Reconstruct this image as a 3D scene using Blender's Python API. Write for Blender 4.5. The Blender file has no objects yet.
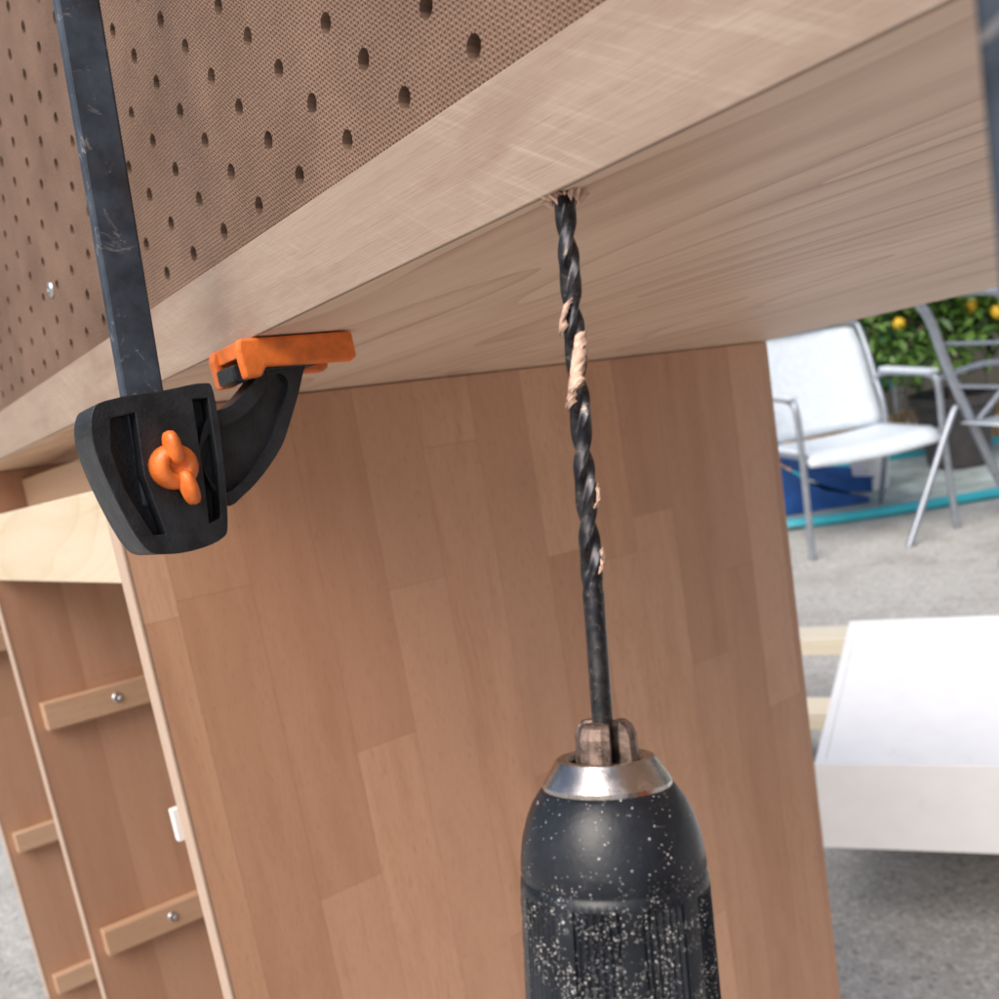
import bpy, bmesh, math, random
from mathutils import Vector, Matrix
random.seed(7)
S = bpy.context.scene
S.view_settings.view_transform='Standard'; S.view_settings.look='None'; S.view_settings.exposure=0
COL = S.collection

# ------------------------------------------------------------ frames
O  = Vector((.0290,.2596,1.2761))
D1 = Vector((-.5955,.7953,-.1131))      # along the worktop (away, left)
D2 = Vector((.8040,.5892,-.0819))       # from the front edge to the back
DN = Vector((0,0,-1))
def C(a,b,c): return O + D1*a + D2*b + DN*c

# ------------------------------------------------------------ node helper
class NT:
    def __init__(s,name):
        s.m=bpy.data.materials.new(name); s.m.use_nodes=True
        s.t=s.m.node_tree; s.b=s.t.nodes['Principled BSDF']
    def n(s,ty,**k):
        x=s.t.nodes.new(ty)
        for a,v in k.items(): setattr(x,a,v)
        return x
    def l(s,a,b): s.t.links.new(a,b)
    def put(s,sock,v):
        if isinstance(v,(int,float)): sock.default_value=v
        elif isinstance(v,(tuple,list)): sock.default_value=tuple(v)+((1,) if len(v)==3 and len(sock.default_value)==4 else ())
        else: s.l(v,sock)
    def M(s,op,a,b=0,c=0,clamp=False):
        x=s.n('ShaderNodeMath',operation=op); x.use_clamp=clamp
        s.put(x.inputs[0],a); s.put(x.inputs[1],b)
        if op in('MULTIPLY_ADD','SMOOTH_MIN','WRAP','COMPARE'): s.put(x.inputs[2],c)
        return x.outputs[0]
    def xyz(s,x,y,z=0):
        k=s.n('ShaderNodeCombineXYZ'); s.put(k.inputs[0],x);s.put(k.inputs[1],y);s.put(k.inputs[2],z); return k.outputs[0]
    def noise(s,vec,scale=1,detail=4,rough=.55,dist=0):
        k=s.n('ShaderNodeTexNoise'); s.put(k.inputs['Vector'],vec)
        k.inputs['Scale'].default_value=scale;k.inputs['Detail'].default_value=detail
        k.inputs['Roughness'].default_value=rough;k.inputs['Distortion'].default_value=dist
        return k.outputs['Fac']
    def vor(s,vec,scale=1,feature='F1',out='Distance'):
        k=s.n('ShaderNodeTexVoronoi',feature=feature); s.put(k.inputs['Vector'],vec); k.inputs['Scale'].default_value=scale
        return k.outputs[out]
    def white(s,vec):
        k=s.n('ShaderNodeTexWhiteNoise',noise_dimensions='3D'); s.put(k.inputs['Vector'],vec); return k.outputs['Value']
    def mix(s,f,a,b,mode='MIX'):
        k=s.n('ShaderNodeMix',data_type='RGBA',blend_type=mode); s.put(k.inputs[0],f)
        s.put(k.inputs[6],a); s.put(k.inputs[7],b); return k.outputs[2]
    def rng(s,v,a,b,c=0,d=1,smooth=False):
        k=s.n('ShaderNodeMapRange'); 
        if smooth:k.interpolation_type='SMOOTHSTEP'
        s.put(k.inputs[0],v)
        for i,q in enumerate((a,b,c,d)): k.inputs[i+1].default_value=q
        return k.outputs[0]
    def bump(s,h,st,dist=.001,normal=None):
        k=s.n('ShaderNodeBump'); k.inputs['Strength'].default_value=st;k.inputs['Distance'].default_value=dist
        s.l(h,k.inputs['Height'])
        if normal is not None: s.l(normal,k.inputs['Normal'])
        return k.outputs[0]
    def obj(s): return s.n('ShaderNodeTexCoord').outputs['Object']
    def uv(s):
        k=s.n('ShaderNodeSeparateXYZ'); s.l(s.n('ShaderNodeTexCoord').outputs['UV'],k.inputs[0]); return k.outputs[0],k.outputs[1]

def wood(name,cA,cB,cD,w=None,L=.4,var=.5,gu=6,gv=90,grain=.6,rough=.55,pores=.25,streak=.0,dirt=.0,rings=0,nr=26,scrape=0,dcol=None):
    t=NT(name); u,v=t.uv()
    if w:
        sidx=t.M('FLOOR',t.M('DIVIDE',v,w)); r1=t.white(t.xyz(sidx,3.1,1.7))
        tt=t.M('FLOOR',t.M('ADD',t.M('DIVIDE',u,L),t.M('MULTIPLY',r1,9)))
        r=t.white(t.xyz(sidx,tt,5.3)); r2=t.white(t.xyz(sidx,tt,9.3))
    else:
        r=t.n('ShaderNodeObjectInfo').outputs['Random']; r2=r
    wob=t.noise(t.xyz(t.M('MULTIPLY',u,5),t.M('MULTIPLY',v,8),r),1,2)
    vv=t.M('ADD',v,t.M('MULTIPLY',wob,.03))
    g=t.noise(t.xyz(t.M('ADD',t.M('MULTIPLY',u,gu),t.M('MULTIPLY',r,37)),t.M('ADD',t.M('MULTIPLY',vv,gv),t.M('MULTIPLY',r2,61)),t.M('MULTIPLY',r,17)),1,4,.6,.4)
    f=t.noise(t.xyz(t.M('MULTIPLY',u,45),t.M('MULTIPLY',v,1800),r),1,2,.6)
    gg=t.rng(g,.3,.7,0,1,True)
    base=t.mix(t.M('ADD',t.M('MULTIPLY',gg,grain),t.M('MULTIPLY',t.M('SUBTRACT',r,.5),var),clamp=True),cA,cB)
    base=t.mix(t.M('MULTIPLY',t.rng(g,.62,.8),.5+streak,clamp=True),base,cD)
    base=t.mix(t.M('MULTIPLY',t.M('MULTIPLY',r2,var,clamp=True),.45),base,cD)
    base=t.mix(t.M('MULTIPLY',t.rng(f,.45,.75),.25),base,cD)
    if rings:   # cathedral figure: contour lines of a stretched field
        q=t.noise(t.xyz(t.M('MULTIPLY',u,1.6),t.M('ADD',t.M('MULTIPLY',v,9),t.M('MULTIPLY',r2,40)),t.M('MULTIPLY',r,9)),1,1.5,.4,.3)
        fr=t.M('FRACT',t.M('MULTIPLY',q,nr)); ln=t.M('POWER',fr,3.5)
        base=t.mix(t.M('MULTIPLY',ln,t.rng(g,.25,.65,.2*rings,rings),clamp=True),base,cD)
    if pores:
        po=t.rng(t.noise(t.xyz(t.M('MULTIPLY',u,110),t.M('MULTIPLY',v,1500),r),1,0),.68,.76)
        base=t.mix(t.M('MULTIPLY',po,pores),base,tuple(x*.5 for x in cD))
    if w:
        fr=t.M('FRACT',t.M('DIVIDE',v,w)); ln=t.rng(t.M('ABSOLUTE',t.M('SUBTRACT',fr,.5)),.5-.0005/w,.5-.0001/w)
        base=t.mix(t.M('MULTIPLY',ln,.3),base,tuple(x*.5 for x in cD))
        fu=t.M('FRACT',t.M('ADD',t.M('DIVIDE',u,L),t.M('MULTIPLY',r1,9))); lu=t.rng(t.M('ABSOLUTE',t.M('SUBTRACT',fu,.5)),.5-.0005/L,.5-.0001/L)
        base=t.mix(t.M('MULTIPLY',lu,.35),base,tuple(x*.5 for x in cD))
    if scrape:  # diagonal sanding scratches, in patches
        s1=t.noise(t.xyz(t.M('ADD',t.M('MULTIPLY',u,300),t.M('MULTIPLY',v,500)),t.M('SUBTRACT',t.M('MULTIPLY',v,9),t.M('MULTIPLY',u,16)),3),1,2,.6)
        s2=t.rng(t.noise(t.xyz(t.M('MULTIPLY',u,11),t.M('MULTIPLY',v,30),8),1,3,.6),.45,.62)
        base=t.mix(t.M('MULTIPLY',t.M('MULTIPLY',t.rng(s1,.5,.75),s2),scrape),base,(.58,.50,.42))
    if dirt:
        dn=t.rng(t.noise(t.xyz(t.M('MULTIPLY',u,9),t.M('MULTIPLY',v,26),2),1,5,.65),.50,.68)
        base=t.mix(t.M('MULTIPLY',dn,dirt),base,dcol or tuple(x*.7 for x in cD))
    t.l(base,t.b.inputs['Base Color'])
    t.b.inputs['Roughness'].default_value=rough; t.b.inputs['Specular IOR Level'].default_value=.35
    t.l(t.bump(f,.3,.0005),t.b.inputs['Normal'])
    return t.m
def plain(name,col,rough=.5,metal=0,var=.15,scale=60,bump=.1,spec=.5,bd=.0006):
    t=NT(name); o=t.obj(); n=t.noise(o,scale,3,.6)
    c=t.mix(t.rng(n,.35,.7),tuple(x*(1-var) for x in col),tuple(min(1,x*(1+var)) for x in col))
    t.l(c,t.b.inputs['Base Color']); t.b.inputs['Metallic'].default_value=metal
    t.l(t.rng(n,.3,.7,max(.05,rough-.08),min(1,rough+.1)),t.b.inputs['Roughness']); t.b.inputs['Specular IOR Level'].default_value=spec
    if bump: t.l(t.bump(t.noise(o,scale*8,2),bump,bd),t.b.inputs['Normal'])
    return t.m

# materials
M_panel=wood('beech_panel',(.68,.405,.262),(.55,.300,.180),(.36,.175,.10),w=.052,L=.42,var=1.15,gu=4,gv=60,grain=.55,rough=.40,pores=.3,dirt=.14)
M_panel2=wood('beech_panel_b',(.50,.295,.19),(.43,.225,.135),(.29,.145,.085),w=.09,L=.9,var=.6,gu=4,gv=50,grain=.55,rough=.5,pores=.2)
M_top=wood('worktop_wood',(.78,.60,.46),(.67,.50,.37),(.38,.22,.14),w=.13,L=1.9,var=.5,gu=3,gv=75,grain=.6,rough=.45,pores=.0,streak=.2,rings=.7,nr=13)
M_edge=wood('worktop_edge_wood',(.38,.30,.24),(.31,.232,.18),(.22,.14,.10),w=None,gu=7,gv=70,grain=.75,rough=.6,pores=.10,dirt=.6,scrape=.30,dcol=(.235,.145,.11),streak=.2)
M_lip=wood('pale_edge',(.56,.42,.33),(.48,.35,.27),(.36,.24,.17),gu=8,gv=90,rough=.55)
M_pine=wood('pine',(.66,.58,.44),(.62,.50,.34),(.48,.34,.19),gu=2,gv=35,grain=.8,rough=.55,pores=.0,rings=.35)
M_pale=wood('pale_timber',(.72,.68,.58),(.66,.60,.48),(.50,.41,.29),gu=2,gv=35,grain=.6,rough=.6,pores=.0)
M_cleat=wood('beech_cleat',(.58,.39,.26),(.49,.30,.19),(.34,.185,.10),gu=5,gv=80,rough=.5)
M_steel=plain('zinc',(.62,.62,.64),.3,1,.15,300,.05)
M_blackplastic=plain('black_plastic',(.015,.017,.021),.40,0,.35,90,.6,.45)
M_orange=plain('orange_plastic',(.72,.165,.026),.42,0,.2,120,.25)
M_white=plain('white_melamine',(.92,.92,.92),.35,0,.02,20,0)
M_whiteplastic=plain('white_plastic',(.76,.76,.75),.4,0,.05,30,.05)
M_tube=plain('grey_tube',(.34,.37,.42),.35,.6,.1,40,.03)
M_sling=plain('white_sling',(.58,.64,.70),.55,0,.06,30,.3)
M_chip=plain('wood_chip',(.70,.47,.36),.8,0,.3,400,.5)

def barmat():
    t=NT('clamp_bar_steel'); o=t.obj()
    n=t.noise(o,35,4,.7); s=t.rng(t.noise(o,70,4,.75,1.5),.60,.68)
    c=t.mix(t.rng(n,.35,.65),(.030,.040,.056),(.075,.096,.13))
    c=t.mix(t.M('MULTIPLY',s,.8),c,(.25,.24,.24)); c=t.mix(t.M('MULTIPLY',t.rng(t.noise(o,18,4,.7),.52,.68),.6),c,(.10,.056,.034))
    t.l(c,t.b.inputs['Base Color']); t.b.inputs['Metallic'].default_value=.4
    t.l(t.rng(n,.3,.7,.38,.62),t.b.inputs['Roughness']); t.l(t.bump(t.noise(o,300,3),.25,.0005),t.b.inputs['Normal'])
    return t.m
M_bar=barmat()
def pegmat():
    t=NT('hardboard_mesh'); u,v=t.uv()
    k=2*math.pi/.0019
    wv=t.noise(t.xyz(t.M('MULTIPLY',u,150),t.M('MULTIPLY',v,150)),1,2)
    su=t.M('SINE',t.M('ADD',t.M('MULTIPLY',u,k),t.M('MULTIPLY',wv,2.5))); sv=t.M('SINE',t.M('ADD',t.M('MULTIPLY',v,k*1.15),t.M('MULTIPLY',wv,3.5)))
    w=t.M('ADD',t.M('MULTIPLY',su,sv),t.M('MULTIPLY',sv,.6))
    b=t.noise(t.xyz(t.M('MULTIPLY',u,12),t.M('MULTIPLY',v,12)),1,5,.65); d=t.noise(t.xyz(t.M('MULTIPLY',u,700),t.M('MULTIPLY',v,700)),1,1)
    c=t.mix(t.rng(b,.3,.7),(.140,.082,.054),(.262,.165,.118))
    c=t.mix(t.rng(w,.1,-1.2,0,.6),c,(.065,.036,.024)); c=t.mix(t.rng(d,.45,.75,0,.35),c,(.075,.042,.03))
    c=t.mix(t.rng(w,.7,1.5,0,.3),c,(.36,.27,.215))
    t.l(c,t.b.inputs['Base Color']); t.b.inputs['Roughness'].default_value=.75; t.b.inputs['Specular IOR Level'].default_value=.3
    t.l(t.bump(w,.6,.0004),t.b.inputs['Normal']); return t.m
M_peg=pegmat()
def concrete():
    t=NT('concrete'); o=t.obj()
    a=t.noise(o,1.1,5,.65); b=t.noise(o,90,3,.7); v=t.vor(o,130,'F1','Color'); 
    sp=t.n('ShaderNodeSeparateColor'); t.l(v,sp.inputs[0])
    c=t.mix(t.rng(a,.3,.7),(.36,.355,.34),(.46,.455,.44))
    c=t.mix(t.rng(b,.42,.66,0,.5),c,(.23,.225,.205)); c=t.mix(t.rng(sp.outputs[0],.76,.84,0,.5),c,(.60,.59,.57)); c=t.mix(t.rng(sp.outputs[1],.9,.93,0,.5),c,(.13,.12,.10))
    c=t.mix(t.rng(t.noise(o,3.3,5,.7),.48,.72,0,.6),c,(.21,.195,.17))
    t.l(c,t.b.inputs['Base Color']); t.b.inputs['Roughness'].default_value=.85
    return t.m
M_conc=concrete()
def chuckmat():
    t=NT('chuck_rubber'); o=t.obj()
    n=t.noise(o,60,4,.6)
    zz=t.n('ShaderNodeSeparateXYZ'); t.l(o,zz.inputs[0])
    msk=t.rng(zz.outputs[2],-.024,-.036,.965,.62)   # more dust on the ribbed grip
    cl2=t.rng(t.noise(o,140,3,.6),.42,.58)
    def dots(sc):
        vv=t.n('ShaderNodeTexVoronoi'); t.l(o,vv.inputs['Vector']); vv.inputs['Scale'].default_value=sc
        sp=t.n('ShaderNodeSeparateColor'); t.l(vv.outputs['Color'],sp.inputs[0])
        return t.M('MULTIPLY',t.rng(t.M('ADD',vv.outputs['Distance'],t.M('MULTIPLY',sp.outputs[1],.16)),.42,.30),t.M('GREATER_THAN',sp.outputs[0],msk))
    dot=t.M('MULTIPLY',t.M('MAXIMUM',dots(1250),dots(2300)),cl2)
    smear=t.rng(t.noise(o,210,4,.8,2),.58,.72,0,.22)
    c=t.mix(t.rng(n,.35,.7),(.008,.010,.014),(.018,.022,.030)); c=t.mix(smear,c,(.10,.10,.105)); c=t.mix(dot,c,(.60,.58,.56))
    t.l(c,t.b.inputs['Base Color']); t.l(t.rng(n,.3,.7,.26,.42),t.b.inputs['Roughness']); t.b.inputs['Specular IOR Level'].default_value=.38
    t.l(t.bump(t.noise(o,700,2),.2,.0003),t.b.inputs['Normal']); return t.m
M_chuck=chuckmat()
def bitmat():
    t=NT('black_oxide_steel'); o=t.obj(); n=t.noise(o,250,4,.7)
    c=t.mix(t.rng(n,.4,.7),(.030,.030,.036),(.085,.08,.082)); c=t.mix(t.rng(t.noise(o,420,3,.7),.58,.68,0,.6),c,(.24,.19,.16))
    t.l(c,t.b.inputs['Base Color']); t.b.inputs['Metallic'].default_value=.8; t.l(t.rng(n,.3,.7,.28,.45),t.b.inputs['Roughness']); return t.m
M_bit=bitmat()
M_jaw=plain('jaw_steel',(.21,.15,.125),.48,.85,.55,300,.4)
M_ring=plain('ring_steel',(.56,.52,.50),.24,1,.2,160,.05)

# ------------------------------------------------------------ mesh helpers
def empty(name,loc=(0,0,0)):
    e=bpy.data.objects.new(name,None); e.location=loc; e.empty_display_size=.05; COL.objects.link(e); return e
def mk(name,verts,faces,mat,parent=None,smooth=False,uvs=None,bevel=0,seg=2):
    me=bpy.data.meshes.new(name); me.from_pydata([tuple(v) for v in verts],[],faces); me.update()
    if uvs:
        l=me.uv_layers.new(name='UVMap')
        k=0
        for fi,f in enumerate(faces):
            for j in range(len(f)): l.data[k].uv=uvs[fi][j]; k+=1
    me.materials.append(mat)
    if smooth:
        for p in me.polygons: p.use_smooth=True
    ob=bpy.data.objects.new(name,me); COL.objects.link(ob)
    if parent: ob.parent=parent
    if bevel:
        m=ob.modifiers.new('b','BEVEL'); m.width=bevel; m.segments=seg; m.limit_method='ANGLE'; m.angle_limit=math.radians(35)
    return ob
def fixn(ob):
    bm=bmesh.new(); bm.from_mesh(ob.data); bmesh.ops.recalc_face_normals(bm,faces=bm.faces); bm.to_mesh(ob.data); bm.free()
def fbox(name,F,lo,hi,mat,grain=0,parent=None,bevel=.0008,off=None):
    """box in a frame F(x,y,z); grain axis gets u"""
    off=off or (random.random()*5,random.random()*5)
    cs=[(x,y,z) for x in(lo[0],hi[0]) for y in(lo[1],hi[1]) for z in(lo[2],hi[2])]
    fs=[(0,1,3,2),(4,6,7,5),(0,4,5,1),(2,3,7,6),(0,2,6,4),(1,5,7,3)]
    uvs=[]
    for i,f in enumerate(fs):
        ax=i//2; others=[k for k in range(3) if k!=ax]
        if grain in others: ua=grain; va=[k for k in others if k!=grain][0]
        else: ua,va=others
        uvs.append([(cs[k][ua]+off[0],cs[k][va]+off[1]) for k in f])
    ob=mk(name,[F(*c) for c in cs],fs,mat,parent,False,uvs,bevel); fixn(ob); return ob
def W(x,y,z): return Vector((x,y,z))
def lathe(name,prof,mat,F,parent=None,n=64,rfun=None,smooth=True):
    vs=[];fs=[]
    for i,(r,z) in enumerate(prof):
        for j in range(n):
            a=2*math.pi*j/n; rr=rfun(r,z,a) if rfun else r
            vs.append(F(rr*math.cos(a),rr*math.sin(a),z))
    for i in range(len(prof)-1):
        for j in range(n):
            k=(j+1)%n; fs.append((i*n+j,i*n+k,(i+1)*n+k,(i+1)*n+j))
    fs.append(tuple(range(n))); fs.append(tuple((len(prof)-1)*n+j for j in range(n)))
    ob=mk(name,vs,fs,mat,parent,smooth); fixn(ob)
    return ob
def sharp(ob,ang=35):
    ob.data.set_sharp_from_angle(angle=math.radians(ang))
def tube(name,pts,r,mat,parent=None,n=12,sub=8,closed=False,flat=1):
    P=[Vector(p) for p in pts]; Q=[]
    if sub>1 and len(P)>2:
        for i in range(len(P)-1):
            p0=P[max(i-1,0)];p1=P[i];p2=P[i+1];p3=P[min(i+2,len(P)-1)]
            for k in range(sub):
                t=k/sub; Q.append(.5*((2*p1)+(-p0+p2)*t+(2*p0-5*p1+4*p2-p3)*t*t+(-p0+3*p1-3*p2+p3)*t**3))
        Q.append(P[-1])
    else: Q=P
    vs=[];fs=[]; T0=(Q[1]-Q[0]).normalized(); N=T0.orthogonal().normalized()
    for i,q in enumerate(Q):
        T=(Q[min(i+1,len(Q)-1)]-Q[max(i-1,0)]).normalized(); N=(N-T*N.dot(T)).normalized(); B=T.cross(N)
        rr=r(i/(len(Q)-1)) if callable(r) else r
        for j in range(n):
            a=2*math.pi*j/n; vs.append(q+N*(rr*math.cos(a))+B*(rr*flat*math.sin(a)))
    for i in range(len(Q)-1):
        for j in range(n):
            k=(j+1)%n; fs.append((i*n+j,i*n+k,(i+1)*n+k,(i+1)*n+j))
    fs.append(tuple(range(n))); fs.append(tuple((len(Q)-1)*n+j for j in range(n)))
    ob=mk(name,vs,fs,mat,parent,True); fixn(ob); sharp(ob,50); return ob
def prism(name,F,poly,z0,z1,mat,parent=None,bevel=.0015,seg=3):
    n=len(poly); vs=[F(x,y,z0) for x,y in poly]+[F(x,y,z1) for x,y in poly]
    fs=[tuple(range(n)),tuple(range(n,2*n))]+[(i,(i+1)%n,n+(i+1)%n,n+i) for i in range(n)]
    ob=mk(name,vs,fs,mat,parent,False,None,bevel,seg); fixn(ob); return ob
def cut(ob,cutters):
    for c in cutters:
        m=ob.modifiers.new('x','BOOLEAN'); m.operation='DIFFERENCE'; m.object=c; m.solver='EXACT'
    bev=[m for m in ob.modifiers if m.type=='BEVEL']
    for b in bev: ob.modifiers.move(list(ob.modifiers).index(b),len(ob.modifiers)-1)
    bpy.context.view_layer.update(); dg=bpy.context.evaluated_depsgraph_get()
    me=bpy.data.meshes.new_from_object(ob.evaluated_get(dg)); ob.modifiers.clear(); ob.data=me
    for c in cutters: bpy.data.objects.remove(c)
def smoothpoly(P,sub=5):
    P=[Vector((p[0],p[1],0)) for p in P]; n=len(P); out=[]
    for i in range(n):
        p0,p1,p2,p3=P[i-1],P[i],P[(i+1)%n],P[(i+2)%n]
        for k in range(sub):
            t=k/sub; q=.5*((2*p1)+(-p0+p2)*t+(2*p0-5*p1+4*p2-p3)*t*t+(-p0+3*p1-3*p2+p3)*t**3); out.append((q.x,q.y))
    return out
def screw(name,pos,nrm,r,parent):
    nrm=nrm.normalized(); x=nrm.orthogonal().normalized(); y=nrm.cross(x)
    F=lambda a,b,c: pos+x*a+y*b+nrm*c
    return lathe(name,[(r,-.001),(r,.0006),(r*.8,.0018),(r*.4,.0020),(r*.3,.0006)],M_steel,F,parent,16)

# ------------------------------------------------------------ ground
mk('ground',[(-60,-60,0),(60,-60,0),(60,60,0),(-60,60,0)],[(0,1,2,3)],M_conc)

# ------------------------------------------------------------ cabinet / workbench
cab=empty('wooden_cabinet',O)
def reparent(ob,p):
    ob.parent=p; ob.matrix_parent_inverse=Matrix.Translation(p.location).inverted()
def cb(name,a,b,c,mat,grain=0,bevel=.0008,off=None):
    ob=fbox(name,C,(a[0],b[0],c[0]),(a[1],b[1],c[1]),mat,grain,None,bevel,off); reparent(ob,cab); return ob
cb('worktop',(-.95,1.75),(.002,.662),(-.0337,0),M_top,0,.0008,(0,.003))
cb('worktop_front_edge',(-.95,1.75),(0,.0018),(-.0340,.0002),M_edge,0,.0004,(1.3,.7))
HT=1.17
def panel(nm,a,m,hb):
    cb(nm,(a+.0006,a+.018),(.002,.66),(.0008,HT),m,2)
    cb(nm+'_edge',(a,a+.0185),(0,.0018),(.0010,HT),M_lip,2,.0003)
panel('divider_panel',.450,M_panel,0)
panel('divider_panel_b',.92,M_panel2,0)
panel('divider_panel_c',1.38,M_panel2,0)
panel('end_panel',-.93,M_panel2,0)
cb('pine_rail',(.470,.918),(.003,.024),(.045,.109),M_pine,0,.001)
cb('pine_rail_b',(.940,1.378),(.003,.024),(.045,.109),M_pine,0,.001)
cb('inner_rail',(.470,.918),(.05,.07),(.012,.045),M_cleat,0)
cb('inner_rail_b',(.940,1.378),(.05,.07),(.012,.045),M_cleat,0)
for k,(aa,ccs) in enumerate(((.92,(.245,.510,.76,.99)),(1.38,(.20,.50,.735,.95)))):
    for i,cc in enumerate(ccs):
        cb('cleat_%d_%d'%(k,i),(aa-.016,aa-.0004),(.012,.46),(cc,cc+.030),M_cleat,1,.0012)
        o=screw('cleat_screw_%d_%d'%(k,i),C(aa-.0165,.085,cc+.014),-D1,.0055,None); reparent(o,cab)
cb('shelf_bracket',(.4685,.482),(.004,.02),(.262,.298),M_whiteplastic,2,.002)
cb('shelf_bracket_tab',(.4685,.476),(-.004,.004),(.268,.292),M_whiteplastic,2,.001)
# drilled hole: dark mouth and torn fibres round the entry
def torn():
    Z0=Vector((.0297,.2688,1.2749))
    up=D1.cross(D2).normalized(); up=up if up.z>0 else -up
    z0=O+(Z0-O)-up*((Z0-O).dot(up))
    x=D1.normalized(); y=up.cross(x)
    n=20; vs=[];fs=[]
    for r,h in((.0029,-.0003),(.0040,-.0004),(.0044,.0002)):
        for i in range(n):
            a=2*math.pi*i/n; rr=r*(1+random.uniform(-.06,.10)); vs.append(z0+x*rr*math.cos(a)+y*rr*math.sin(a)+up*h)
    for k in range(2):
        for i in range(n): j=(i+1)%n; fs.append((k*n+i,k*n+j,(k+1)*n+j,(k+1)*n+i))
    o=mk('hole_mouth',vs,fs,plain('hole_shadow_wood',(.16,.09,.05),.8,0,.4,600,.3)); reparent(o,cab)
    vs=[];fs=[]; n=26
    for i in range(n):
        a=2*math.pi*i/n+random.uniform(-.15,.15); r0=.0031; L=random.uniform(.0012,.0038); w=random.uniform(.0004,.0010)
        e=x*math.cos(a)+y*math.sin(a); tt=-x*math.sin(a)+y*math.cos(a)
        b=len(vs); p=z0+e*r0
        vs+=[p-tt*w-up*.0002,p+tt*w-up*.0002,p+e*L*.4-up*random.uniform(.0010,.0034)+tt*random.uniform(-.0008,.0008),p+e*(L+.0008)-up*.0002]
        fs+=[(b,b+1,b+2),(b+1,b+3,b+2),(b+3,b,b+2)]
    o=mk('torn_fibres',vs,fs,M_chip); reparent(o,cab)
torn()

# pegboard (staggered holes, real openings)
def pegboard():
    vs=[];fs=[];uvs=[]
    sx=.0359; sy=.01796; R=.0034; n=12; th=.005; b0=.003
    def V(a,b,c):
        vs.append(C(a,b,c)); return len(vs)-1
    rows=30
    for m in range(rows):
        c=-.0455-.01796*m; st=.5*sx if m%2 else 0
        for k in range(-26,48):
            a=.0304+sx*k+st; x0,x1=a-sx/2,a+sx/2; y0,y1=c-sy/2,(c+sy/2 if m else -.0345)
            ring=[];rim=[];back=[];rc=[];bc=[]
            for j in range(n):
                t=2*math.pi*j/n; dx,dy=math.cos(t),math.sin(t)
                hy=(y1-c) if dy>0 else (c-y0)
                s=min((sx/2)/abs(dx) if abs(dx)>1e-6 else 9,hy/abs(dy) if abs(dy)>1e-6 else 9)
                ox,oy=dx*s,dy*s
                rc.append((a+ox,c+oy)); bc.append((a+R*dx,c+R*dy))
                ring.append(V(a+ox,b0,c+oy)); rim.append(V(a+R*dx,b0,c+R*dy)); back.append(V(a+R*.9*dx,b0+th,c+R*.9*dy))
            for j in range(n):
                q=(j+1)%n
                fs.append((ring[j],ring[q],rim[q],rim[j])); uvs.append([rc[j],rc[q],bc[q],bc[j]])
                fs.append((rim[j],rim[q],back[q],back[j])); uvs.append([bc[j]]*4)
                p,r=rc[j],rc[q]
                if abs(p[0]-r[0])>1e-6 and abs(p[1]-r[1])>1e-6:
                    cx=x0 if min(p[0],r[0])-x0<1e-6 else x1; cy=y0 if min(p[1],r[1])-y0<1e-6 else y1
                    v=V(cx,b0,cy); fs.append((ring[j],v,ring[q])); uvs.append([p,(cx,cy),r])
    return mk('pegboard',vs,fs,M_peg,None,False,uvs)
pg=pegboard()
pb=fbox('pegboard_hole_shade',C,(-.93,.0105,-.57),(1.74,.014,-.0345),plain('hole_shade_dark',(.03,.018,.013),.8),0,None,0)  # near-black sheet added behind the openings, paints the shade inside the holes
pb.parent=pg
for i,(a,c) in enumerate(((.475,-.082),(.70,-.045),(.86,-.10))):
    o=screw('pegboard_screw_%d'%i,C(a,.003,c),-D2,.0050,None); o.parent=pg

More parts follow.
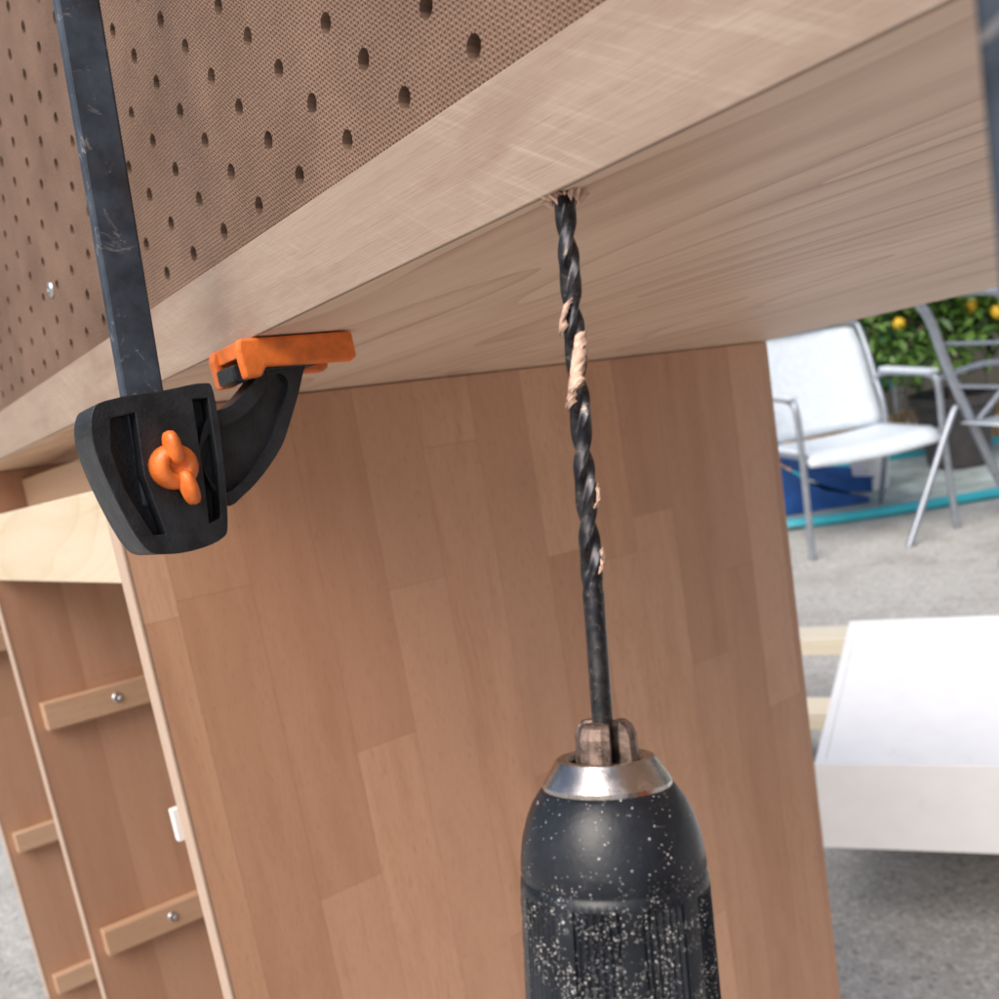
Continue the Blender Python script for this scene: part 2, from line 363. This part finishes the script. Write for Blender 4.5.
# ------------------------------------------------------------ clamp
def clamp(name,da=0,db=0,dc=0,tilt=.0642):
    e=empty(name,C(.212+da,-.045+db,.03+dc))
    def P(b,c,a): return C(a+da,b+db,c+dc)
    def q(pts): return [(-.0245+(b+.0245)*.90,c) for b,c in pts]
    obs=[]
    body=smoothpoly(q([(-.0731,.0235),(-.0660,.0193),(-.0400,.0176),(-.0235,.0164),(-.0192,.0205),(-.0215,.0480),(-.0259,.0740),(-.0300,.0800),(-.0420,.0825),(-.0559,.0820),(-.0651,.0775),(-.0722,.0560),(-.0755,.0357)]),4)
    bo=prism(name+'_body',P,body,.201,.226,M_blackplastic,None,.0022,3)
    g1=prism('c1',P,q([(-.0662,.0262),(-.0555,.0250),(-.0580,.0500),(-.0545,.0740),(-.0600,.0735),(-.0672,.0540),(-.0690,.0380)]),.19,.210,M_blackplastic,None,0)
    g2=prism('c2',P,q([(-.0295,.0222),(-.0225,.0225),(-.0245,.0480),(-.0287,.0715),(-.0345,.0730),(-.0318,.0500)]),.19,.210,M_blackplastic,None,0)
    cut(bo,[g1,g2]); obs.append(bo)
    arm=smoothpoly([(-.024,.0664),(-.0145,.0635),(-.0043,.0562),(.0060,.0460),(.0125,.0357),(.0190,.0240),(.0250,.0125),(.0330,.0085),(.0060,.0085),(.0041,.0131),(-.0050,.0215),(-.0130,.0265),(-.0230,.0300),(-.030,.046)],4)
    obs.append(prism(name+'_arm',P,arm,.2045,.2195,M_blackplastic,None,.002,3))
    arm2=smoothpoly([(-.024,.0610),(-.0143,.0580),(-.0063,.0515),(.0030,.0420),(.0090,.0315),(.0150,.0200),(.0120,.0150),(.0065,.0185),(-.0020,.0270),(-.0110,.0325),(-.0230,.0360),(-.030,.046)],4)
    w2=prism('c3',P,arm2,.19,.2075,M_blackplastic,None,0); cut(obs[-1],[w2])
    obs.append(prism(name+'_pad_holder',P,[(-.009,.0165),(-.009,.0100),(.030,.0085),(.030,.0130),(.0,.0140),(-.004,.0175)],.2030,.2210,M_blackplastic,None,.001,2))
    pp=[(-.0065,.0006),(.0455,.0006),(.0460,.0120),(.0430,.0135),(.0030,.0125),(.0005,.0165),(-.0070,.0170),(-.0080,.0050)]
    obs.append(prism(name+'_pad',P,pp,.1960,.2010,M_orange,None,.0012,2))
    obs.append(prism(name+'_pad_far',P,[(x,y+.0002) for x,y in pp],.2230,.2300,M_orange,None,.0012,2))
    obs.append(prism(name+'_pad_face',P,[(-.0060,.0010),(.0450,.0010),(.0445,.0075),(-.0060,.0075)],.2005,.2235,M_orange,None,.0006,2))
    def Bf(x,y,z): return P(-.0449+tilt*z+x,.022-z,.212+y)
    obs.append(fbox(name+'_bar',Bf,(-.0081,-.0030,-.04),(.0081,.0030,.70),M_bar,2,None,.0012))
    obs.append(prism(name+'_bar_guide',P,[(-.0565,.0210),(-.0330,.0200),(-.0335,.0175),(-.0560,.0180)],.204,.221,M_blackplastic,None,.001))
    hb=-.0462+tilt*.69
    obs.append(prism(name+'_head',P,smoothpoly([(hb-.02,-.64),(hb-.02,-.69),(hb+.03,-.69),(hb+.075,-.655),(hb+.075,-.64),(hb+.03,-.652),(hb+.015,-.625),(hb-.01,-.62)],4),.201,.223,M_blackplastic,None,.002))
    cx,cy=-.0432,.0480
    def Wn(x,y,z): return P(cx+x,cy+y,.201-z)
    obs.append(lathe(name+'_wing_nut',[(.0092,-.002),(.0092,.003),(.0086,.0062),(.0068,.0082),(.0040,.0090),(.0036,.0075),(.0005,.0073)],M_orange,Wn,None,28))
    def wing(sx,sy,r0,nm,L):
        vs=[];fs=[];n=16;m=8
        for i in range(m+1):
            ph=math.pi*i/m
            for j in range(n):
                th=2*math.pi*j/n
                x=.0033*abs(math.sin(ph))**.6*math.cos(th)+sx; y=L*math.cos(ph)+sy; z=.0060*abs(math.sin(ph))**.7*math.sin(th)
                ca,sa=math.cos(r0),math.sin(r0)
                vs.append(Wn(x*ca-y*sa,x*sa+y*ca,z+.0068))
        for i in range(m):
            for j in range(n):
                k=(j+1)%n; fs.append((i*n+j,i*n+k,(i+1)*n+k,(i+1)*n+j))
        o=mk(nm,vs,fs,M_orange,None,True); fixn(o); return o
    obs.append(wing(0,-.0072,-.05,name+'_wing_a',.0068)); obs.append(wing(.001,.0095,-.15,name+'_wing_b',.0072))
    for o in obs: reparent(o,e)
    return e
clamp('bar_clamp')
clamp('bar_clamp.001',-.350,-.0010,.170,-.045)

# ------------------------------------------------------------ drill
tip=Vector((.0297,.2688,1.2749)); nose=Vector((.0156,.2331,1.1384))
Z=(tip-nose).normalized(); X=Vector((1,0,0)); X=(X-Z*X.dot(Z)).normalized(); Y=Z.cross(X)
LB=(tip-nose).length
dr=empty('power_drill',nose); dr.matrix_world=Matrix(((X.x,Y.x,Z.x,nose.x),(X.y,Y.y,Z.y,nose.y),(X.z,Y.z,Z.z,nose.z),(0,0,0,1)))
def D(o): o.parent=dr; return o
def bit():
    R=.0028; n=36; z1=LB+.006; vs=[];fs=[]
    N=260
    zs=[-.012,-.002,.03,.0385]+[.0395+(z1-.0395)*i/N for i in range(N+1)]
    for z in zs:
        fl=max(0,min(1,(z-.0385)/.006)); tw=2*math.pi*max(0,z-.0385)/.037
        tp=1.0
        if z>z1-.003: tp=max(.05,(z1-z)/.003)
        for j in range(n):
            t=2*math.pi*j/n
            f=max(0,math.cos(2*t))**.7
            land=.95 if .3<((t%math.pi)/math.pi)<.60 else 1
            r=R*tp*(1-.58*f*fl)*(land if fl>.5 else 1)
            if z<.0385: r*=.95
            vs.append((r*math.cos(t+tw),r*math.sin(t+tw),z))
    for i in range(len(zs)-1):
        for j in range(n):
            k=(j+1)%n; fs.append((i*n+j,i*n+k,(i+1)*n+k,(i+1)*n+j))
    fs.append(tuple(range(n))); fs.append(tuple((len(zs)-1)*n+j for j in range(n)))
    o=mk('drill_bit',vs,fs,M_bit,None,True); fixn(o); sharp(o,40); return D(o)
bit()
K=1.04/1000
prof=[(8.6,-15),(8.6,-3.4),(9.2,-2.4),(10.9,-2.0),(11.8,-2.3),(15.0,-7.0),(15.5,-7.8),(15.5,-9.6)]
D(lathe('chuck_ring',[(a*K,b*K) for a,b in prof],M_ring,lambda x,y,z:Vector((x,y,z)),None,96)); sharp(bpy.data.objects['chuck_ring'],25)
prof=[(14.6,-8.6),(15.8,-8.9),(16.4,-9.6),(18.3,-12.2),(19.9,-15.7),(21.2,-20),(21.9,-24.5),(22.1,-27.5),(21.7,-28.2),(21.7,-28.9),(22.3,-29.6),(22.5,-31.5)]
prof+=[(22.5+.02*i,-32-1.2*i) for i in range(0,38)]+[(22.8,-79),(21.5,-81),(19,-82)]
def rib(r,z,a):
    zz=-z/K
    if 31.8<zz<78:
        g=(a*57.2958)%40
        if g<27: return r-.00085*(.5+.5*math.cos(a*57.2958%40*2*math.pi/4.5))
    return r
D(lathe('chuck_sleeve',[(a*K,b*K) for a,b in prof],M_chuck,lambda x,y,z:Vector((x,y,z)),None,640,rib)); sharp(bpy.data.objects['chuck_sleeve'],40)
for i,ang in enumerate((240,352,118)):
    a=math.radians(ang)
    def J(x,y,z,a=a): 
        return Vector((x*math.cos(a)-y*math.sin(a),x*math.sin(a)+y*math.cos(a),z))
    secs=[(-.012,.0020,.0086,.0048),(.0030,.0020,.0080,.0046),(.0056,.0022,.0070,.0042),(.0066,.0026,.0058,.0036)]
    vs=[];fs=[]
    for z,r0,r1,hw in secs:
        pl=[(r0,-.0008),(r0,.0008),(r0+.0018,hw*.8),(r1-.0016,hw),(r1-.0002,hw*.6),(r1+.0003,0),(r1-.0002,-hw*.6),(r1-.0016,-hw),(r0+.0018,-hw*.8)]
        vs+=[J(x,y,z) for x,y in pl]
    n=9
    for s in range(3):
        for j in range(n):
            k=(j+1)%n; fs.append((s*n+j,s*n+k,(s+1)*n+k,(s+1)*n+j))
    fs.append(tuple(range(n))); fs.append(tuple(3*n+j for j in range(n)))
    o=mk('chuck_jaw_%d'%i,vs,fs,M_jaw,None,False,None,.0004,2); fixn(o); D(o)
D(lathe('clutch_collar',[(a*K,b*K) for a,b in [(18,-82),(25,-83),(27,-87),(27.5,-108),(26,-112),(26,-116),(30,-120),(31,-150),(33,-190),(32,-235),(27,-250),(15,-256)]],M_blackplastic,lambda x,y,z:Vector((x,y,z)),None,64))
hd=prism('handle',lambda x,y,z:Vector((z,-y,x)),smoothpoly([(-.150,.015),(-.205,.020),(-.215,.080),(-.225,.135),(-.180,.135),(-.165,.080)],5),-.018,.018,M_blackplastic,None,.009,4); D(hd)
bt=prism('battery',lambda x,y,z:Vector((z,-y,x)),[(-.265,.136),(-.265,.175),(-.150,.175),(-.150,.136)],-.034,.034,M_blackplastic,None,.008,4); D(bt)
tr=prism('trigger',lambda x,y,z:Vector((z,-y,x)),[(-.160,.040),(-.150,.042),(-.153,.068),(-.165,.070)],-.007,.007,M_orange,None,.003,3); D(tr)
def chip(name,z,ang,L,w,cur,r0=.0029,lift=.0004,span=.9):
    vs=[];fs=[];n=18
    for i in range(n+1):
        t=i/n; a=math.radians(ang)+cur*t; r=r0+random.uniform(-.0002,.0002)+lift*math.sin(t*3.1); ww=w*(.35+.65*math.sin(math.pi*min(1,t*1.05+.05)))+random.uniform(-.0007,.0007)
        zc=z+L*t; sp=span*(1+random.uniform(-.18,.18))
        for k in range(4):
            s=k/3; vs.append(((r+.0004*math.sin(s*3.1))*math.cos(a+sp*s),(r+.0004*math.sin(s*3.1))*math.sin(a+sp*s),zc+ww*(s-.5)+random.uniform(-.0003,.0003)))
    for i in range(n):
        for k in range(3): b=i*4+k; fs.append((b,b+1,b+5,b+4))
    o=mk(name,vs,fs,M_chip,None,True); m=o.modifiers.new('s','SOLIDIFY'); m.thickness=.0003; D(o)
chip('wood_shaving_a',.089,195,.016,.0060,1.3,.0030,.0006,1.5); chip('wood_shaving_b',.105,180,.008,.0045,.7,.0031,.0010); chip('wood_shaving_c',.086,188,.007,.0045,.9,.0031,.0010,1.1)
chip('wood_shaving_e',.060,300,.006,.0022,.6); chip('wood_shaving_f',.044,300,.006,.0020,.5)

# ------------------------------------------------------------ background
wc=empty('white_cabinet',(.48,1.66,0))
sd=Vector((.43,.90,0)).normalized(); fd=Vector((.93,-.37,0)).normalized()
def WF(x,y,z): return Vector((.480,1.66,0))+fd*x+sd*y+Vector((0,0,z))
def wb(nm,lo,hi,mat=M_white):
    o=fbox(nm,WF,lo,hi,mat,0,None,.001); reparent(o,wc)
wb('top_board',(.0185,.0185,.338),(1.0815,.7215,.356)); wb('front_board',(.0,.0,.19),(1.1,.018,.3562)); wb('side_board',(.0,.0183,.19),(.018,.74,.3562)); wb('back_board',(.0185,.722,.19),(1.1,.74,.3562)); wb('far_side_board',(1.082,.0183,.19),(1.1,.7215,.3562))
for i,(x0,y,h) in enumerate(((-.30,.58,.188),(.1,.12,.188),(-.38,.76,.305))):
    fbox('timber_plank' if i==0 else 'timber_plank.%03d'%i,WF,(x0,y,h-.045),(1.2,y+.09,h),M_pale,0,None,.002)
for i,x in enumerate((.35,.95)):
    fbox('support_block' if i==0 else 'support_block.001',WF,(x,.1,.0),(x+.1,.74,.142),M_cleat,1,None,.002)
for i,x in enumerate((.2,.95)):
    fbox('support_block.%03d'%(i+2),WF,(x,.765,.0),(x+.1,.845,.2595),M_cleat,1,None,.002)

def chair(name,loc,yaw,mseat,mframe):
    e=empty(name,loc)
    cy,sy=math.cos(yaw),math.sin(yaw)
    def F(x,y,z): return Vector((loc[0]+x*cy-y*sy,loc[1]+x*sy+y*cy,z))
    w=.325; obs=[]
    for s in(-1,1):
        x=s*w
        obs.append(tube(name+'_front_leg_%d'%(s+1),[F(x*1.04,-.27,0),F(x,-.25,.40),F(x,-.24,.62),F(x,-.19,.665),F(x,0,.67),F(x,.17,.66),F(x*.95,.22,.62)],.014,mframe,None,10,6))
        obs.append(tube(name+'_rear_leg_%d'%(s+1),[F(x*1.02,.30,0),F(x*.97,.16,.42),F(x*.97,.22,.66),F(x*.96,.30,.86),F(x*.86,.32,.90),F(x*.4,.325,.915),F(0,.325,.915)],.013,mframe,None,10,6))
        obs.append(tube(name+'_seat_rail_%d'%(s+1),[F(x*.95,-.25,.43),F(x*.95,0,.42),F(x*.95,.2,.41)],.012,mframe,None,10,4))
        obs.append(fbox(name+'_arm_%d'%(s+1),F,(x-.024,-.22,.672),(x+.024,.16,.69),mseat,1,None,.006))
    def sheet(nm,fn,nu,nv,th):
        vs=[fn(i/nu,j/nv) for i in range(nu+1) for j in range(nv+1)]
        fs=[(i*(nv+1)+j,(i+1)*(nv+1)+j,(i+1)*(nv+1)+j+1,i*(nv+1)+j+1) for i in range(nu) for j in range(nv)]
        o=mk(nm,vs,fs,mseat,None,True); m=o.modifiers.new('s','SOLIDIFY'); m.thickness=th; m.offset=0; return o
    obs.append(sheet(name+'_seat',lambda u,v:F((u-.5)*.61,-.27+v*.46,.445-.02*math.sin(math.pi*u)*.8-.02*v-(.05*max(0,.12-v)/.12)),12,12,.014))
    def bk(u,v):
        k=1-.08*max(0,v-.80)/.2; return F((u-.5)*.62*k,.17+.15*v+.03*math.sin(math.pi*u),.43+.465*v-.02*abs(2*u-1)**4*v)
    obs.append(sheet(name+'_backrest',bk,14,12,.012))
    for o in obs: reparent(o,e)
chair('garden_chair',(1.535,4.33,0),.17,M_sling,M_tube)
def chair2(name,loc,yaw):
    e=empty(name,loc); cy,sy=math.cos(yaw),math.sin(yaw)
    def F(x,y,z): return Vector((loc[0]+x*cy-y*sy,loc[1]+x*sy+y*cy,z))
    obs=[]
    for s in(-1,1):
        y=s*.23
        obs.append(tube(name+'_leg_a_%d'%(s+1),[F(-.28,y,0),F(-.02,y,.46),F(.03,y,.53)],.013,M_tube,None,10,4))
        obs.append(tube(name+'_leg_b_%d'%(s+1),[F(.30,y*.9,0),F(.10,y*.9,.42),F(-.02,y*.9,.70),F(-.09,y*.9,.90),F(-.15,y*.9,.99),F(-.22,y*.7,1.02),F(-.23,0,1.02)],.019,M_tube,None,10,6))
        obs.append(tube(name+'_arm_%d'%(s+1),[F(-.04,y*1.05,.66),F(.18,y*1.05,.68),F(.34,y*1.05,.66),F(.36,y*1.05,.6),F(.14,y*1.05,.44)],.012,M_tube,None,10,6))
    vs=[F(.03+.34*i/6,(-.21+.42*j),.46-.01*math.sin(i/6*3.14)) for i in range(7) for j in range(2)]
    o=mk(name+'_seat',vs,[(2*i,2*i+1,2*i+3,2*i+2) for i in range(6)],M_sling,None,True); m=o.modifiers.new('s','SOLIDIFY'); m.thickness=.006; obs.append(o)
    for z in(.62,.80): obs.append(tube(name+'_cross_%d'%(z*100),[F(.02-.2*(z-.6),-.21,z),F(.02-.2*(z-.6),.21,z)],.008,M_tube,None,8,1))
    for o in obs: reparent(o,e)
chair2('folding_chair',(1.98,3.85,0),.35)

bk=lathe('plastic_bucket',[(.085,.025),(.105,.27),(.115,.27),(.115,.29),(.105,.29),(.085,.04)],M_whiteplastic,lambda x,y,z:Vector((1.90+x,5.0+y,z)),None,32); sharp(bk)
M_cyan=plain('cyan_plastic',(.03,.36,.45),.4,0,.1,10,.05); M_blue=plain('blue_plastic',(.018,.09,.33),.4,0,.15,12,.1)
M_teal=plain('teal_shade_cloth',(.02,.19,.25),.7,0,.3,25,.3)
pool=empty('paddling_pool',(2.4,5.0,0))
def ringtube(nm,cx,cy,z,rx,ry,r,mat,p):
    n=64;m=12;vs=[];fs=[]
    def se(t): 
        c,s=math.cos(t),math.sin(t); return math.copysign(abs(c)**.45,c),math.copysign(abs(s)**.45,s)
    for i in range(n):
        t=2*math.pi*i/n; c_,s_=se(t)
        for j in range(m):
            a=2*math.pi*j/m; vs.append((cx+(rx+r*math.cos(a))*c_,cy+(ry+r*math.cos(a))*s_,z+r*math.sin(a)))
    for i in range(n):
        for j in range(m): fs.append((i*m+j,((i+1)%n)*m+j,((i+1)%n)*m+(j+1)%m,i*m+(j+1)%m))
    o=mk(nm,vs,fs,mat,None,True); fixn(o); reparent(o,p); return o
ringtube('rim',2.4,5.05,.025,1.30,.56,.025,M_cyan,pool)
vs=[(1.12,4.51,.02),(3.68,4.51,.02),(3.68,5.59,.02),(1.12,5.59,.02)]
o=mk('floor',vs,[(0,1,2,3)],plain('pool_floor',(.36,.42,.42),.6,0,.3,6,.1),None); reparent(o,pool)
# small blue play slide
def slide():
    e=empty('toy_slide',(1.45,4.85,0)); 
    path=[(1.12,.50),(1.20,.49),(1.30,.38),(1.42,.25),(1.55,.15),(1.68,.09),(1.80,.07)]
    prof=[(-.16,.07),(-.14,.07),(-.13,.0),(.13,.0),(.14,.07),(.16,.07)]
    Q=[]
    for i in range(len(path)-1):
        for k in range(4): t=k/4; Q.append((path[i][0]*(1-t)+path[i+1][0]*t,path[i][1]*(1-t)+path[i+1][1]*t))
    Q.append(path[-1]); vs=[(x,4.86+a,z+b) for x,z in Q for a,b in prof]; n=6
    fs=[(i*n+j,i*n+j+1,(i+1)*n+j+1,(i+1)*n+j) for i in range(len(Q)-1) for j in range(n-1)]
    o=mk('chute',vs,fs,M_blue,None,True); m=o.modifiers.new('s','SOLIDIFY'); m.thickness=.012; reparent(o,e); sharp(o,50)
    pts=[(1.14,.024),(1.14,.46),(1.22,.455),(1.36,.28),(1.56,.12),(1.78,.045),(1.78,.024)]
    for y in(4.735,4.975):
        o=prism('side_%d'%(y*1000),lambda x,z,d:Vector((x,d,z)),pts,y-.012,y+.012,M_blue,None,.004,2); reparent(o,e)
slide()
fen=empty('fence',(3,6.9,0))
M_fence=wood('fence_timber',(.09,.085,.07),(.06,.055,.045),(.035,.03,.025),gu=3,gv=60,rough=.8,pores=0)
for i in range(60):
    x=-2+.135*i*1.1
    o=fbox('paling_%02d'%i,W,(x,6.9+random.uniform(-.004,.004),.03),(x+.14,6.918,1.8+random.uniform(-.02,.02)),M_fence,2,None,.002); reparent(o,fen)
for z in(.35,1.45):
    o=fbox('fence_rail',W,(-2,6.925,z),(7,6.97,z+.09),M_fence,0,None,.002); reparent(o,fen)
M_bamboo=plain('bamboo',(.42,.28,.15),.6,0,.35,9,.2)
bam=empty('bamboo_edging',(3,5.8,0))
for i in range(90):
    x=.8+.042*i; o=tube('cane_%02d'%i,[(x,5.8,0),(x+random.uniform(-.01,.01),5.8,.26+random.uniform(-.03,.03))],.02,M_bamboo,None,8,1); reparent(o,bam)
def cloth():
    vs=[];fs=[];nx,nz=40,16
    for i in range(nx+1):
        for j in range(nz+1):
            u,v=i/nx,j/nz; vs.append((1.1+1.5*u,5.9+.4*u+.05*math.sin(u*22+v*2)+.02*math.sin(u*51),.30+.85*v-.06*math.sin(u*6)*(1-v)))
    for i in range(nx):
        for j in range(nz): a=i*(nz+1)+j; fs.append((a,a+nz+1,a+nz+2,a+1))
    return mk('shade_cloth',vs,fs,M_teal,None,True)
sc=cloth()
for s,(x,y) in enumerate(((1.1,5.9),(2.6,6.3))):
    o=tube('pole_%d'%s,[(x,y,0),(x,y,1.2)],.015,M_tube,None,8,1); o.parent=sc

def leafmat():
    t=NT('lemon_leaf'); r=t.n('ShaderNodeNewGeometry').outputs['Random Per Island']
    c=t.mix(r,(.025,.085,.012),(.12,.22,.04)); t.l(c,t.b.inputs['Base Color']); t.b.inputs['Roughness'].default_value=.38
    return t.m
M_leaf=leafmat()
TX,TY=2.46,5.22
lt=empty('lemon_tree',(TX,TY,0))
M_bark=plain('bark',(.16,.12,.09),.8,0,.3,40,.6)
M_lemon=plain('lemon_skin',(.72,.45,.025),.45,0,.2,40,.3)
def tree():
    cx,cy=TX,TY
    obs=[tube('trunk',[(cx,cy,.38),(cx+.02,cy,.6),(cx-.01,cy+.02,.85)],lambda t:.028-.008*t,M_bark,None,10,5)]
    tips=[]
    for i in range(30):
        a=i*2.399; z=.70+.08*random.random(); R=random.uniform(.25,.76); h=random.uniform(-.24,.55)
        ry=.75
        p1=Vector((cx,cy,z)); p3=Vector((cx+R*math.cos(a),cy+ry*R*math.sin(a),.86+h)); p2=(p1+p3)/2+Vector((0,0,.08))
        obs.append(tube('limb_%d'%i,[p1,p2,p3],lambda t:.012-.009*t,M_bark,None,6,4))
        for k in range(6): 
            q=p2.lerp(p3,k/5*1.15); tips.append(q+Vector([random.gauss(0,.06) for _ in range(3)]))
    vs=[];fs=[]
    for q in tips:
        for k in range(24):
            c=q+Vector((random.gauss(0,.075),random.gauss(0,.06),random.gauss(0,.06)))
            d=Vector((random.gauss(0,1),random.gauss(0,1),random.gauss(-.3,.6))).normalized(); s=d.cross(Vector((random.gauss(0,.4),random.gauss(0,.4),1))).normalized()
            L=random.uniform(.06,.10); w=L*.25; nn=d.cross(s)*.006
            b=len(vs); vs+=[c,c+d*L*.4+s*w-nn,c+d*L,c+d*L*.4-s*w-nn,c+d*L*.45+nn]
            fs+=[(b,b+1,b+4),(b+1,b+2,b+4),(b+2,b+3,b+4),(b+3,b,b+4)]
    obs.append(mk('foliage',vs,fs,M_leaf))
    for i in range(26):
        a=random.uniform(3.3,6.1); R=random.uniform(.32,.66)
        q=Vector((cx+R*math.cos(a),cy+.8*R*math.sin(a),random.uniform(.68,1.25)))
        obs.append(lathe('lemon_%d'%i,[(.002,-.040),(.012,-.035),(.026,-.02),(.031,0),(.027,.018),(.014,.031),(.004,.035)],M_lemon,lambda x,y,z,q=q:q+Vector((x,y,z)),None,14))
    for o in obs: reparent(o,lt)
tree()
pot=lathe('plant_pot',[(.15,.03),(.20,.36),(.22,.36),(.225,.41),(.20,.41),(.19,.37),(.02,.37)],plain('dark_pot',(.05,.045,.045),.5,0,.2,20,.1),lambda x,y,z:Vector((TX+x,TY+y,z)),None,40); sharp(pot)

# ------------------------------------------------------------ light
w=bpy.data.worlds.new('World'); S.world=w; w.use_nodes=True; nt=w.node_tree
sky=nt.nodes.new('ShaderNodeTexSky'); sky.sky_type='NISHITA'; sky.sun_disc=False
EL,AZ=math.radians(48),math.radians(215)
sky.sun_elevation=EL; sky.sun_rotation=AZ; sky.air_density=1.0; sky.dust_density=6; sky.ozone_density=1.0
nt.links.new(sky.outputs[0],nt.nodes['Background'].inputs[0]); nt.nodes['Background'].inputs[1].default_value=.15
sl=bpy.data.lights.new('sun','SUN'); sl.energy=2.7; sl.angle=math.radians(45); sl.color=(1,.985,.96)
so=bpy.data.objects.new('sun',sl); COL.objects.link(so)
sdv=Vector((math.sin(AZ)*math.cos(EL),math.cos(AZ)*math.cos(EL),math.sin(EL)))
so.rotation_euler=sdv.to_track_quat('Z','Y').to_euler()

# ------------------------------------------------------------ camera
cd=bpy.data.cameras.new('camera'); cd.sensor_width=36; cd.lens=36; cd.clip_start=.01; cd.clip_end=500
cd.dof.use_dof=True; cd.dof.focus_distance=.34; cd.dof.aperture_fstop=18
co=bpy.data.objects.new('camera',cd); COL.objects.link(co)
R0=Vector((.9858,.166,0)).normalized(); R2=Vector((-.163,.968,.189)).normalized(); R1=R2.cross(R0).normalized(); R0=R1.cross(R2)
co.matrix_world=Matrix(((R0.x,R0.y,R0.z,0),(R1.x,R1.y,R1.z,0),(R2.x,R2.y,R2.z,1.25),(0,0,0,1)))
S.camera=co
